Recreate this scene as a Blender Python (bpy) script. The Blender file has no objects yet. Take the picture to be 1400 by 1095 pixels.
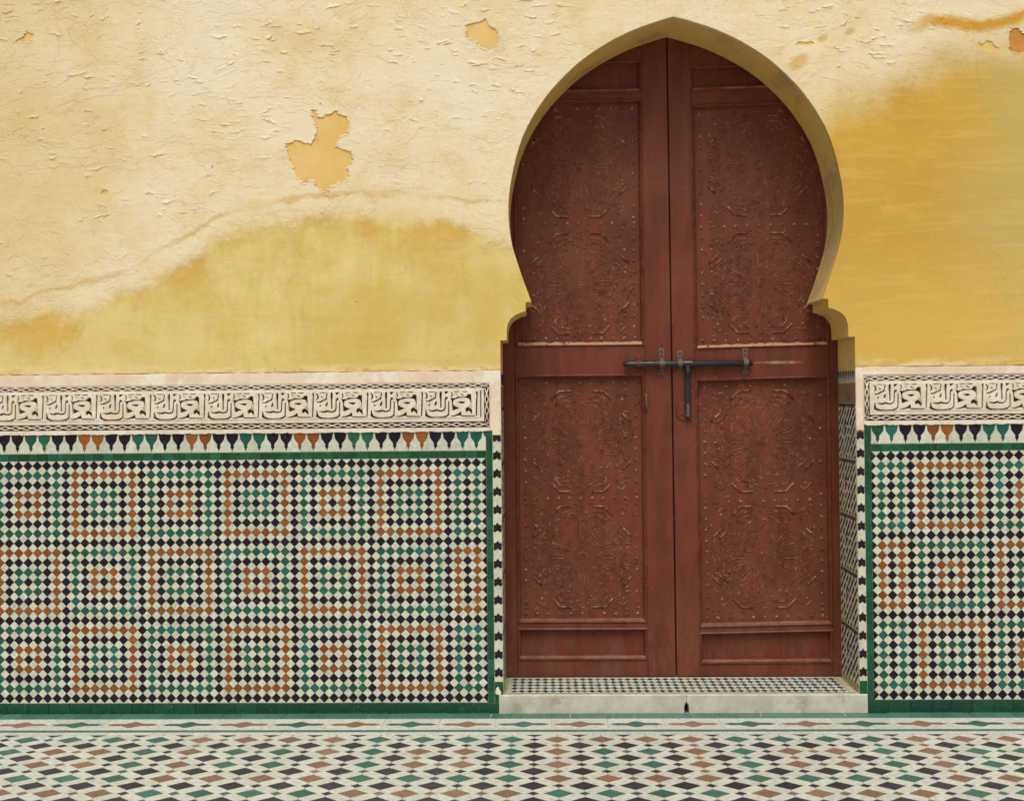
import bpy, bmesh, math, random
from math import sin, cos, pi, radians, hypot
from mathutils import Matrix, Vector
random.seed(11)
S = bpy.context.scene
COL = S.collection

# ------------------------------------------------------------------ camera
CAM = Vector((.3468, -6.0112, 1.6158))
yaw, pit, rol, FPX = -.0267, .0127, -.0092, 1600.
cy, sy, cp, sp, cr, sr = cos(yaw), sin(yaw), cos(pit), sin(pit), cos(rol), sin(rol)
R0 = Vector((cy, -sy, 0)); FW = Vector((cp*sy, cp*cy, sp)); U0 = Vector((-sp*sy, -sp*cy, cp))
RX = cr*R0 + sr*U0; UP = cr*U0 - sr*R0
cam = bpy.data.cameras.new('camera'); co = bpy.data.objects.new('camera', cam); COL.objects.link(co)
m = Matrix((RX, UP, -FW)).transposed().to_4x4(); m.translation = CAM
co.matrix_world = m
cam.sensor_fit = 'HORIZONTAL'; cam.sensor_width = 36; cam.lens = 36*FPX/1400
cam.shift_y = -25/1400; cam.clip_start = .05; cam.clip_end = 500
S.camera = co

# ------------------------------------------------------------------ light
SUN_EL, SUN_AZ = radians(60), radians(184)      # azimuth from +y clockwise: from in front of the wall, a little left
W = bpy.data.worlds.new('World'); S.world = W; W.use_nodes = True
nt = W.node_tree; nt.nodes.clear()
sky = nt.nodes.new('ShaderNodeTexSky'); sky.sky_type = 'NISHITA'; sky.sun_disc = False
sky.sun_elevation = SUN_EL; sky.sun_rotation = SUN_AZ; sky.air_density = 1; sky.dust_density = 6; sky.ozone_density = .5
hs = nt.nodes.new('ShaderNodeHueSaturation'); hs.inputs['Saturation'].default_value = .25
bg = nt.nodes.new('ShaderNodeBackground'); bg.inputs[1].default_value = .11
wo = nt.nodes.new('ShaderNodeOutputWorld')
nt.links.new(sky.outputs[0], hs.inputs['Color']); nt.links.new(hs.outputs[0], bg.inputs[0]); nt.links.new(bg.outputs[0], wo.inputs[0])
sun = bpy.data.lights.new('sun', 'SUN'); sun.energy = 1.45; sun.angle = radians(30); sun.color = (1, .95, .86)
so = bpy.data.objects.new('sun', sun); COL.objects.link(so)
sd = Vector((sin(SUN_AZ)*cos(SUN_EL), cos(SUN_AZ)*cos(SUN_EL), sin(SUN_EL)))
so.rotation_euler = sd.to_track_quat('Z', 'Y').to_euler(); so.location = (0, -4, 8)
S.view_settings.view_transform = 'Standard'; S.view_settings.look = 'None'
S.view_settings.exposure = 0.0; S.view_settings.gamma = 1; S.view_settings.use_curve_mapping = False
S.render.engine = 'CYCLES'

# ------------------------------------------------------------------ node helper
class N:
    def __init__(s, name, rough=.8, spec=.3):
        s.mat = bpy.data.materials.new(name); s.mat.use_nodes = True
        s.t = s.mat.node_tree; s.b = s.t.nodes['Principled BSDF']
        s.b.inputs['Roughness'].default_value = rough; s.b.inputs['Specular IOR Level'].default_value = spec
        g = s.t.nodes.new('ShaderNodeNewGeometry'); s.pos = g.outputs['Position']
        sx = s.t.nodes.new('ShaderNodeSeparateXYZ'); s.t.links.new(s.pos, sx.inputs[0])
        s.x, s.y, s.z = sx.outputs
    def put(s, sock, v):
        if isinstance(v, bpy.types.NodeSocket): s.t.links.new(v, sock)
        elif isinstance(v, (tuple, list)):
            sock.default_value = (*v, 1)[:4] if sock.type == 'RGBA' else v
        else: sock.default_value = v
    def m(s, op, a, b=0., c=0., clamp=False):
        n = s.t.nodes.new('ShaderNodeMath'); n.operation = op; n.use_clamp = clamp
        s.put(n.inputs[0], a); s.put(n.inputs[1], b); s.put(n.inputs[2], c); return n.outputs[0]
    def vec(s, sx=1, sy=1, sz=1, off=(0, 0, 0)):
        n = s.t.nodes.new('ShaderNodeMapping'); s.put(n.inputs['Vector'], s.pos)
        n.inputs['Scale'].default_value = (sx, sy, sz); n.inputs['Location'].default_value = off; return n.outputs[0]
    def noise(s, scale, det=4, rough=.55, v=None, dist=0.):
        n = s.t.nodes.new('ShaderNodeTexNoise'); s.put(n.inputs['Vector'], v or s.pos)
        n.inputs['Scale'].default_value = scale; n.inputs['Detail'].default_value = det
        n.inputs['Roughness'].default_value = rough; n.inputs['Distortion'].default_value = dist; return n.outputs[0]
    def vor(s, scale, feat='DISTANCE_TO_EDGE', v=None):
        n = s.t.nodes.new('ShaderNodeTexVoronoi'); n.feature = feat; s.put(n.inputs['Vector'], v or s.pos)
        n.inputs['Scale'].default_value = scale; return n.outputs['Distance']
    def warp(s, scale, amt, sx=1, sz=1):
        n = s.t.nodes.new('ShaderNodeTexNoise'); s.put(n.inputs['Vector'], s.pos); n.inputs['Scale'].default_value = scale
        n.inputs['Detail'].default_value = 3
        a = s.t.nodes.new('ShaderNodeVectorMath'); a.operation = 'MULTIPLY_ADD'
        s.t.links.new(n.outputs['Color'], a.inputs[0]); a.inputs[1].default_value = (amt,)*3; s.put(a.inputs[2], s.vec(sx, 1, sz))
        return a.outputs[0]
    def rng(s, v, a, b, lo=0., hi=1., smooth=True):
        n = s.t.nodes.new('ShaderNodeMapRange'); n.interpolation_type = 'SMOOTHSTEP' if smooth else 'LINEAR'
        s.put(n.inputs['Value'], v)
        for k, q in zip(('From Min', 'From Max', 'To Min', 'To Max'), (a, b, lo, hi)): s.put(n.inputs[k], q)
        return n.outputs[0]
    def mix(s, f, a, b, mode='MIX'):
        n = s.t.nodes.new('ShaderNodeMix'); n.data_type = 'RGBA'; n.blend_type = mode
        s.put(n.inputs[0], f); s.put(n.inputs[6], a); s.put(n.inputs[7], b); return n.outputs[2]
    def curve(s, pts, xa=-3.3, xb=3.7, za=1.7, zb=4.0):
        n = s.t.nodes.new('ShaderNodeValToRGB'); n.color_ramp.interpolation = 'LINEAR'
        e = n.color_ramp.elements
        while len(e) > 1: e.remove(e[0])
        for i, (x, z) in enumerate(pts):
            t_ = min(1, max(0, (x-xa)/(xb-xa)))
            if i == 0: q = e[0]; q.position = t_
            else: q = e.new(t_)
            v = (z-za)/(zb-za)
            q.color = (v, v, v, 1)
        s.put(n.inputs[0], s.rng(s.x, xa, xb, smooth=False))
        return s.m('MULTIPLY_ADD', n.outputs[0], zb-za, za)
    def tint(s):
        a = s.t.nodes.new('ShaderNodeAttribute'); a.attribute_name = 'tint'
        o = s.t.nodes.new('ShaderNodeObjectInfo')
        return s.m('FRACT', s.m('ADD', a.outputs['Fac'], o.outputs['Random']))
    def bump(s, h, st=.3, dist=.01, prev=None):
        n = s.t.nodes.new('ShaderNodeBump'); n.inputs['Strength'].default_value = st; n.inputs['Distance'].default_value = dist
        s.put(n.inputs['Height'], h)
        if prev: s.put(n.inputs['Normal'], prev)
        s.put(s.b.inputs['Normal'], n.outputs[0]); return n.outputs[0]
    def col(s, v): s.put(s.b.inputs['Base Color'], v)
    def ro(s, v): s.put(s.b.inputs['Roughness'], v)

def srgb(r, g, b):
    f = lambda c: (c/255/12.92 if c <= 10 else ((c/255+.055)/1.055)**2.4)
    return (f(r), f(g), f(b))

TIDE_L = [(-3.2, 2.05), (-2.784, 2.092), (-2.475, 2.138), (-2.36, 2.141), (-2.244, 2.189), (-1.975, 2.235), (-1.783, 2.298), (-1.649, 2.383), (-1.514, 2.469), (-1.323, 2.55), (-1.17, 2.613), (-0.941, 2.651), (-0.675, 2.682), (-0.409, 2.682), (-0.182, 2.648), (0.006, 2.627), (0.195, 2.613), (.6, 2.5)]
YEL_L = [(-3.2, 1.95), (-2.784, 2.016), (-2.476, 2.062), (-2.168, 2.085), (-1.976, 2.121), (-1.745, 2.206), (-1.553, 2.325), (-1.323, 2.455), (-1.17, 2.54), (-0.941, 2.568), (-0.675, 2.579), (-0.41, 2.568), (-0.183, 2.561), (-0.033, 2.495), (0.193, 2.398), (.6, 2.3)]
YEL_R = [(1.2, 3.0), (1.548, 3.037), (1.753, 3.072), (1.885, 3.175), (2.071, 3.217), (2.201, 3.29), (2.332, 3.381), (2.518, 3.434), (2.814, 3.448), (3.108, 3.443), (3.6, 3.4)]
TIDE_R = [(1.7, 3.2), (1.9, 3.3), (2.074, 3.44), (2.334, 3.516), (2.445, 3.511), (2.611, 3.485), (2.815, 3.534), (3.11, 3.544), (3.6, 3.6)]

def mat_plaster():
    n = N('weathered_yellow_limewash', .88, .18)
    n1 = n.noise(1.1, 5, .6); n2 = n.noise(5, 6, .65); n3 = n.noise(26, 5, .6)
    brush = n.noise(5, 5, .6, n.vec(.45, 1, 3.4), 1.2); drip = n.noise(4, 5, .6, n.vec(3.4, 1, .5), 1.)
    cream = n.mix(n.rng(n2, .35, .68), srgb(234, 219, 180), srgb(226, 204, 154))
    cream = n.mix(n.rng(n1, .42, .66), cream, srgb(238, 227, 196))
    cream = n.mix(n.m('MULTIPLY', n.rng(n3, .56, .74), .5), cream, srgb(226, 192, 136))
    # darker tan to the far left
    cream = n.mix(n.m('MULTIPLY', n.rng(n.m('ADD', n.x, n.m('MULTIPLY', n1, 1.2)), -.4, -2.2), .55), cream, srgb(212, 186, 122))
    dz = n.m('ADD', n.m('MULTIPLY', n.m('SUBTRACT', n2, .5), .30), n.m('MULTIPLY', n.m('SUBTRACT', n3, .5), .12))
    zz = n.m('ADD', n.z, dz)
    left = n.rng(n.x, 1.03, 1.0); right = n.rng(n.x, 1.0, 1.03)
    # lower left: smooth yellow render
    dL = n.m('SUBTRACT', n.curve(YEL_L), zz)
    mL = n.m('MULTIPLY', n.rng(dL, -.06, .09), left)
    ye = n.mix(n.rng(n2, .38, .66), srgb(226, 204, 136), srgb(217, 191, 112))
    ye = n.mix(n.m('MULTIPLY', n.rng(drip, .42, .7), .28), ye, srgb(208, 174, 90))
    ye = n.mix(n.m('MULTIPLY', n.rng(brush, .46, .74), .38), ye, srgb(226, 207, 148))
    deep = n.m('MULTIPLY', n.rng(n1, .4, .62), n.rng(n.x, -2.3, -.6))
    ye = n.mix(n.m('MULTIPLY', deep, .55), ye, srgb(208, 170, 80))
    ye = n.mix(n.m('MULTIPLY', n.m('MULTIPLY', n.rng(n.x, -1.2, -2.2), n.rng(n.z, 2.2, 1.9)), .5), ye, srgb(222, 202, 136))
    edge = n.m('MULTIPLY', n.rng(dL, -.02, .05), n.rng(dL, .34, .05))
    ye = n.mix(n.m('MULTIPLY', edge, n.rng(n.noise(3.2, 4), .42, .58)), ye, srgb(210, 172, 88))
    c = n.mix(mL, cream, ye)
    # pale bloom between the tide line and the yellow
    tl = n.m('SUBTRACT', n.curve(TIDE_L), zz)
    c = n.mix(n.m('MULTIPLY', n.m('MULTIPLY', n.m('MULTIPLY', n.rng(tl, .0, .04), n.rng(tl, .13, .05)), left), n.rng(n.noise(4, 5, .65), .40, .60, .0, .5)), c, srgb(234, 220, 176))
    th = n.m('MULTIPLY', n.rng(n.m('ABSOLUTE', n.m('SUBTRACT', n.curve(TIDE_L), n.m('ADD', n.z, n.m('MULTIPLY', n.m('SUBTRACT', n2, .5), .13)))), .022, .0), left)
    c = n.mix(n.m('MULTIPLY', th, n.rng(n.noise(2.6, 3), .36, .60, .08, .6)), c, srgb(206, 166, 84))
    # right: deep ochre
    dR = n.m('SUBTRACT', n.curve(YEL_R), zz)
    mR = n.m('MULTIPLY', n.rng(n.m('ADD', dR, n.m('MULTIPLY', n.m('SUBTRACT', n.noise(2.2, 5, .65), .5), .35)), -.12, .24), right)
    oc = n.mix(n.rng(n1, .36, .62), srgb(209, 166, 66), srgb(200, 158, 70))
    oc = n.mix(n.m('MULTIPLY', n.rng(n2, .45, .7), .45), oc, srgb(213, 175, 86))
    oc = n.mix(n.m('MULTIPLY', n.rng(n.m('ADD', n.x, n.m('MULTIPLY', n1, .9)), 2.75, 3.3), .8), oc, srgb(196, 172, 104))
    oc = n.mix(n.m('MULTIPLY', n.rng(n.z, 2.6, 1.9), .5), oc, srgb(219, 184, 98))
    oc = n.mix(n.m('MULTIPLY', n.rng(brush, .48, .7), .3), oc, srgb(222, 190, 110))
    c = n.mix(mR, c, oc)
    tr = n.m('MULTIPLY', n.rng(n.m('ABSOLUTE', n.m('SUBTRACT', n.curve(TIDE_R), n.m('ADD', n.z, n.m('MULTIPLY', n.m('SUBTRACT', n2, .5), .10)))), .05, .01), n.rng(n.x, 2.15, 2.4))
    c = n.mix(n.m('MULTIPLY', tr, n.rng(n.noise(5, 3), .3, .5, .4, .95)), c, srgb(206, 152, 44))
    for bx, bz, br in ((1.665, 3.31, .07), (1.93, 3.47, .035), (1.80, 3.44, .03)):
        d_ = n.m('SQRT', n.m('ADD', n.m('POWER', n.m('SUBTRACT', n.m('SUBTRACT', n.x, n.m('MULTIPLY', n.z, .6)), bx-.6*bz), 2), n.m('POWER', n.m('MULTIPLY', n.m('SUBTRACT', n.z, bz), 1.1), 2)))
        c = n.mix(n.m('MULTIPLY', n.rng(n.m('ADD', d_, n.m('MULTIPLY', n.m('SUBTRACT', n2, .5), .12)), br, br*.3), .75), c, srgb(212, 174, 96))
    hc = n.m('MULTIPLY', n.rng(n.vor(1.1, v=n.warp(2.5, .5, 1.6, .8)), .006, .0015), n.rng(n.noise(1.7, 3), .5, .58))
    c = n.mix(n.m('MULTIPLY', hc, .14), c, srgb(150, 112, 56))
    # residue along the bottom edge and small dark specks
    be = n.m('MULTIPLY', n.rng(n.m('ADD', n.z, n.m('MULTIPLY', n3, .05)), 1.835, 1.79), n.rng(n.noise(9, 5, .7, n.vec(.5, 1, 2)), .4, .6))
    c = n.mix(n.m('MULTIPLY', be, .8), c, srgb(232, 212, 160))
    be2 = n.m('MULTIPLY', n.rng(n.z, 1.79, 1.757), n.rng(n.noise(14, 5, .7), .5, .66))
    c = n.mix(n.m('MULTIPLY', be2, .6), c, srgb(176, 130, 64))
    sp_ = n.rng(n.vor(7, 'F1'), .035, .02)
    c = n.mix(n.m('MULTIPLY', sp_, n.rng(n.noise(3, 2), .52, .6)), c, srgb(120, 90, 50))
    # hairline edges of the flaking coat
    wv = n.warp(7, .5, .8, 3.2)
    e1 = n.vor(5.5, v=wv); e2 = n.vor(15, v=n.warp(14, .3, .8, 2.6))
    up = n.m('SUBTRACT', 1, n.m('MAXIMUM', mL, mR), clamp=True)
    ln = n.m('MULTIPLY', n.m('MULTIPLY', n.rng(e1, .018, .0), n.rng(n.noise(2.5, 3), .46, .6)), up)
    c = n.mix(n.m('MULTIPLY', ln, .22), c, srgb(176, 142, 92))
    n.col(c)
    h = n.m('ADD', n.m('MULTIPLY', n1, 1.), n.m('MULTIPLY', n2, .35))
    p = n.bump(h, .5, .03)
    p = n.bump(n.m('ADD', n.m('MULTIPLY', n3, .5), n.m('MULTIPLY', brush, .6)), .35, .006, p)
    lv = n.noise(2.4, 6, .62, n.vec(.8, 1, 1.5), .5); lv2 = n.noise(3.8, 6, .64, n.vec(.8, 1, 1.6, (5, 0, 2)), .4)
    steps = n.m('ADD', n.rng(lv, .500, .507, smooth=False), n.m('ADD', n.rng(lv2, .545, .552, smooth=False), n.rng(lv, .575, .582, smooth=False)))
    p = n.bump(n.m('MULTIPLY', steps, up), .4, .005, p)
    fl = n.m('ADD', n.m('MULTIPLY', n.rng(e1, 0, .05), n.rng(n.noise(2.5, 3), .42, .56)), n.m('MULTIPLY', n.m('MULTIPLY', n.rng(e2, 0, .06), .6), n.rng(n.noise(4, 3), .5, .6)))
    n.bump(n.m('MULTIPLY', fl, up), .14, .004, p)
    return n.mat

def mat_simple(name, c1, c2, rough=.8, spec=.3, scale=8, bscale=40, bst=.3, bd=.003, stain=None):
    n = N(name, rough, spec)
    c = n.mix(n.rng(n.noise(scale, 6, .62), .35, .65), c1, c2)
    if stain: c = n.mix(n.m('MULTIPLY', n.rng(n.noise(stain[1], 6, .7), stain[2], stain[2]+.12), stain[3]), c, stain[0])
    n.col(c); n.bump(n.noise(bscale, 5, .6), bst, bd); return n.mat

def mat_tile(name, c, rough=.22, var=.3, dirt=(.30, .26, .18), dirt_amt=.35, alt=None, spec=.32):
    n = N(name, rough, spec)
    t = n.tint()
    k = n.m('MULTIPLY_ADD', t, var, 1-var*.5)
    cc = n.mix(n.rng(n.noise(45, 4, .6), .3, .75), c, tuple(q*.72 for q in c))
    if alt: cc = n.mix(n.rng(n.m('FRACT', n.m('MULTIPLY', t, 7.31)), .45, 1.), cc, alt)
    vm = n.t.nodes.new('ShaderNodeVectorMath'); vm.operation = 'SCALE'; n.put(vm.inputs[0], cc); n.put(vm.inputs['Scale'], k)
    cc = n.mix(n.m('MULTIPLY', n.rng(n.noise(70, 5, .7), .58, .74), dirt_amt), vm.outputs[0], dirt)
    n.col(cc)
    n.ro(n.m('ADD', rough, n.m('MULTIPLY', n.rng(n.noise(18, 4, .7), .4, .7), .25)))
    n.bump(n.m('ADD', n.noise(28, 2), n.m('MULTIPLY', n.noise(160, 3), .25)), .25, .003)
    return n.mat

M = {}
M['plaster'] = mat_plaster()
M['under'] = mat_simple('bare_tan_undercoat', srgb(232, 198, 128), srgb(226, 188, 112), .9, .2, 5, 60, .3, .002, (srgb(206, 160, 84), 9, .58, .5))
M['under_o'] = mat_simple('bare_orange_undercoat', srgb(208, 146, 74), srgb(190, 128, 62), .9, .2, 9, 60, .3, .002)
M['reveal'] = mat_simple('ochre_arch_plaster', srgb(226, 190, 104), srgb(216, 184, 116), .85, .2, 3, 30, .4, .005, (srgb(164, 142, 108), 2.2, .5, .6))
M['stone_core'] = mat_simple('brown_masonry', srgb(140, 120, 90), srgb(120, 100, 75), .95)
M['trim'] = mat_simple('pinkish_white_plaster', srgb(222, 200, 172), srgb(232, 214, 190), .88, .2, 6, 50, .5, .005, (srgb(238, 230, 214), 5, .5, .8))
M['stucco'] = mat_simple('carved_cream_stucco', srgb(216, 205, 184), srgb(232, 223, 206), .85, .22, 14, 45, .6, .006, (srgb(226, 208, 172), 4, .52, .6))
M['stucco_back'] = mat_simple('shade_toned_recess_stucco', srgb(96, 73, 66), srgb(78, 60, 56), .95, .1, 30)  # shade of the carved gaps put into the backing colour
M['grout'] = mat_simple('cream_grout', srgb(186, 178, 138), srgb(170, 158, 116), .95, .1, 30, 200, .4, .001)
BLK, GRN, ORG, WHT = (.011, .005, .016), (.014, .105, .060), (.29, .090, .015), (.64, .66, .54)
M['black'] = mat_tile('black_glaze', BLK, .2, .5)
M['green'] = mat_tile('green_glaze', GRN, .2, .5, alt=(.012, .12, .09))
M['orange'] = mat_tile('amber_glaze', ORG, .22, .35, alt=(.23, .055, .012))
M['white'] = mat_tile('cream_white_glaze', WHT, .24, .2, (.45, .38, .22), .3, alt=(.60, .59, .46))
M['strip'] = mat_tile('bottle_green_glaze', (.010, .105, .052), .18, .6, alt=(.006, .068, .028))
M['base'] = mat_tile('dark_green_glaze', (.008, .070, .036), .18, .45)
M['f_black'] = mat_tile('worn_black_floor_glaze', (.045, .038, .046), .38, .4, (.2, .18, .16), .5)
M['f_green'] = mat_tile('worn_green_floor_glaze', (.055, .15, .115), .38, .35, (.3, .34, .28), .4)
M['f_brown'] = mat_tile('worn_brown_floor_glaze', (.27, .155, .088), .38, .3, (.42, .34, .25), .4)
M['f_white'] = mat_tile('worn_white_floor_glaze', (.62, .62, .53), .38, .14, (.5, .44, .34), .4)
M['f_teal'] = mat_tile('worn_teal_floor_glaze', (.07, .17, .16), .36, .3)
M['f_strip'] = mat_tile('worn_green_edge_glaze', (.07, .19, .135), .36, .35, (.3, .32, .26), .4)
M['f_grout'] = mat_simple('pale_floor_grout', (.48, .45, .36), (.40, .37, .29), .8, .3, 20, 120, .3, .001)
M['marble'] = mat_simple('worn_white_marble', srgb(202, 197, 182), srgb(180, 176, 160), .6, .3, 9, 60, .4, .003, (srgb(158, 142, 116), 8, .54, .55))
M['blue'] = mat_tile('blue_glaze', (.06, .065, .17), .25, .4)
M['iron'] = mat_simple('black_iron', (.010, .010, .011), (.022, .021, .021), .34, .5, 30, 90, .4, .002, ((.10, .05, .03), 25, .62, .5))
M['iron_old'] = mat_simple('rusty_painted_iron', (.09, .065, .05), (.15, .11, .085), .65, .4, 60, 90, .5, .002, ((.2, .06, .04), 40, .5, .7))
M['scrape'] = mat_simple('scraped_bare_wood', srgb(168, 132, 108), srgb(116, 84, 72), .85, .2, 14)

def mat_door(name, wear_highlight=0., carved=False):
    n = N(name, .55, .25)
    g1 = n.noise(3, 5, .6, n.vec(4, 4, .7), .6); g2 = n.noise(3, 5, .6); g3 = n.noise(60, 4, .6)
    c = n.mix(n.rng(g1, .35, .65), (.158, .038, .0195), (.116, .027, .0145))
    c = n.mix(n.m('MULTIPLY', n.rng(g2, .48, .68), .6), c, (.175, .050, .027))
    # dust and scuffs near the ground
    c = n.mix(n.m('MULTIPLY', n.m('MULTIPLY', n.rng(n.z, .75, .1), n.rng(n.noise(7, 6, .7, n.vec(1.4, 1, .6)), .42, .62)), .3), c, (.20, .10, .08))
    # fresh orange-red primer flecks
    d = n.m('SQRT', n.m('ADD', n.m('POWER', n.m('SUBTRACT', n.x, 1.33), 2), n.m('POWER', n.m('MULTIPLY', n.m('SUBTRACT', n.z, 1.56), 1.2), 2)))
    fl = n.m('MULTIPLY', n.rng(d, .30, .1), n.rng(n.noise(34, 2, .5, n.vec(1, 1, 1, (3, 0, 1))), .60, .68))
    d2 = n.m('SQRT', n.m('ADD', n.m('POWER', n.m('SUBTRACT', n.x, 1.26), 2), n.m('POWER', n.m('MULTIPLY', n.m('SUBTRACT', n.z, .92), .7), 2)))
    fl2 = n.m('MULTIPLY', n.rng(d2, .34, .05), n.rng(n.noise(16, 4, .6, n.vec(1.4, 1, .6)), .60, .70))
    c = n.mix(n.m('MULTIPLY', fl, .75), c, (.50, .075, .02))
    c = n.mix(n.m('MULTIPLY', fl2, .6), c, (.42, .06, .02))
    # chipped dots showing old cream paint
    ch = n.m('MULTIPLY', n.rng(n.vor(26, 'F1'), .10, .06), n.rng(n.noise(6, 3), .55, .62))
    c = n.mix(n.m('MULTIPLY', ch, .5), c, (.42, .24, .16))
    if carved:
        c = n.mix(n.m('MULTIPLY', n.rng(n.noise(38, 4, .6), .40, .66), wear_highlight), c, (.44, .23, .145))  # lighter tan for wear and for light caught on raised edges
    n.col(c); n.ro(n.rng(g2, .3, .7, .45, .62))
    p = n.bump(g1, .3, .006); n.bump(n.m('ADD', g3, n.m('MULTIPLY', n.noise(20, 4), .8)), .22, .003, p)
    return n.mat
M['door'] = mat_door('oxblood_door_paint')
M['panel'] = mat_door('oxblood_carved_paint', .03, True)
M['carve'] = mat_door('worn_highlit_carving_paint', .8, True)  # worn paint, with highlights on the relief painted in as well
M['mould'] = mat_door('oxblood_moulding_paint', .12, True)
def mat_cream_edge():
    n = N('cream_worn_edge', .7, .3)
    n.col(n.mix(n.rng(n.noise(16, 5, .7, n.vec(1.5, 1, 1)), .56, .66), srgb(188, 150, 112), (.2, .06, .035))); n.bump(n.noise(60, 4), .4, .002); return n.mat
M['cream_edge'] = mat_cream_edge()
M['lit_edge'] = mat_simple('painted_light_moulding_edge', (.27, .13, .09), (.17, .055, .033), .75, .3, 12)  # light caught by upward-facing edges, put into the colour
M['dark'] = mat_simple('dark_gap_filler', (.03, .012, .01), (.02, .01, .008), .9)

# ------------------------------------------------------------------ mesh helpers
WLOC = {}
class MB:
    def __init__(s): s.v = []; s.f = []; s.mi = []; s.t = []; s.mats = []
    def mat(s, k):
        if k not in s.mats: s.mats.append(k)
        return s.mats.index(k)
    def add(s, vs, fs, k, tint=None):
        o = len(s.v); s.v += [tuple(v) for v in vs]; i = s.mat(k); t = random.random() if tint is None else tint
        for f in fs: s.f.append([o+q for q in f]); s.mi.append(i); s.t.append(t)
    def mesh(s, name, off=(0, 0, 0)):
        me = bpy.data.meshes.new(name)
        me.from_pydata([(v[0]-off[0], v[1]-off[1], v[2]-off[2]) for v in s.v], [], s.f)
        for k in s.mats: me.materials.append(M[k])
        me.polygons.foreach_set('material_index', s.mi)
        a = me.attributes.new('tint', 'FLOAT', 'FACE'); a.data.foreach_set('value', s.t)
        me.update(); return me

def link(name, data, parent=None, loc=(0, 0, 0)):
    o = bpy.data.objects.new(name, data); COL.objects.link(o)
    p = WLOC[parent.name] if parent else Vector((0, 0, 0))
    o.parent = parent; o.location = Vector(loc)-p; WLOC[o.name] = Vector(loc); return o
def part(name, mb, parent, smooth=False, stuff=False, label=None):
    w = WLOC[parent.name]
    # origin in the middle of the part
    xs = [v for v in mb.v]; c = Vector([(min(q[i] for q in xs)+max(q[i] for q in xs))/2 for i in range(3)])
    me = mb.mesh(name, c); o = link(name, me, parent, c)
    if smooth: me.shade_smooth()
    if stuff: o['kind'] = 'stuff'
    if label: o['label'] = label
    return o
def thing(name, label, cat, loc, group=None):
    o = link(name, None, None, loc); o['label'] = label; o['category'] = cat
    if group: o['group'] = group
    return o

def TW(y0=0.): return lambda u, v, h: (u, y0-h, v)              # on the wall, h towards the viewer
def TF(z0=0.): return lambda u, v, h: (u, v, z0+h)              # on the floor
def TJR(X): return lambda u, v, h: (X-h, -u, v)                # right jamb, facing left
def TJL(X): return lambda u, v, h: (X+h, u, v)                 # left jamb, facing right

def area(p): return .5*sum(p[i][0]*p[(i+1) % len(p)][1]-p[(i+1) % len(p)][0]*p[i][1] for i in range(len(p)))
def inset(p, d):
    n = len(p); out = []
    for i in range(n):
        a, b, c = p[i-1], p[i], p[(i+1) % n]
        e1 = (b[0]-a[0], b[1]-a[1]); e2 = (c[0]-b[0], c[1]-b[1]); l1 = hypot(*e1) or 1e-9; l2 = hypot(*e2) or 1e-9
        n1 = (-e1[1]/l1, e1[0]/l1); n2 = (-e2[1]/l2, e2[0]/l2)
        k = 1+n1[0]*n2[0]+n1[1]*n2[1]; k = max(k, .35)
        out.append((b[0]+d*(n1[0]+n2[0])/k, b[1]+d*(n1[1]+n2[1])/k))
    return out
def prism(mb, poly, T, h0, h1, k, bev=.0006, gap=0., tint=None, tilt=(0, 0)):
    if area(poly) < 0: poly = poly[::-1]
    if gap: poly = inset(poly, gap)
    n = len(poly); top = inset(poly, bev)
    cx = sum(p[0] for p in poly)/n; cz = sum(p[1] for p in poly)/n
    tl = lambda p: tilt[0]*(p[0]-cx)+tilt[1]*(p[1]-cz)
    vs = [T(p[0], p[1], h0) for p in poly]+[T(p[0], p[1], h1-bev+tl(p)) for p in poly]+[T(p[0], p[1], h1+tl(p)) for p in top]
    fs = []
    for r in (0, 1):
        for i in range(n):
            j = (i+1) % n; fs.append((r*n+i, r*n+j, (r+1)*n+j, (r+1)*n+i))
    fs.append(tuple(2*n+i for i in range(n)))
    mb.add(vs, fs, k, tint)
def rect(x0, z0, x1, z1): return [(x0, z0), (x1, z0), (x1, z1), (x0, z1)]
def box(mb, x0, x1, y0, y1, z0, z1, k, bev=.002, warp=None):
    """box with its face towards -y bevelled"""
    T = (lambda u, v, h: warp((u, y1-h, v))) if warp else TW(y1)
    prism(mb, rect(x0, z0, x1, z1), T, 0, y1-y0, k, bev)
def clip(poly, x0, z0, x1, z1):
    for ax, lim, sg in ((0, x0, 1), (0, x1, -1), (1, z0, 1), (1, z1, -1)):
        out = []
        for i in range(len(poly)):
            a, b = poly[i-1], poly[i]; da = sg*(a[ax]-lim); db = sg*(b[ax]-lim)
            if (da >= 0) != (db >= 0):
                t = da/(da-db); out.append((a[0]+t*(b[0]-a[0]), a[1]+t*(b[1]-a[1])))
            if db >= 0: out.append(b)
        poly = out
        if len(poly) < 3: return None
    q = [poly[i] for i in range(len(poly)) if hypot(poly[i][0]-poly[i-1][0], poly[i][1]-poly[i-1][1]) > 1e-5]
    return q if len(q) >= 3 and abs(area(q)) > 2e-6 else None
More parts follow.
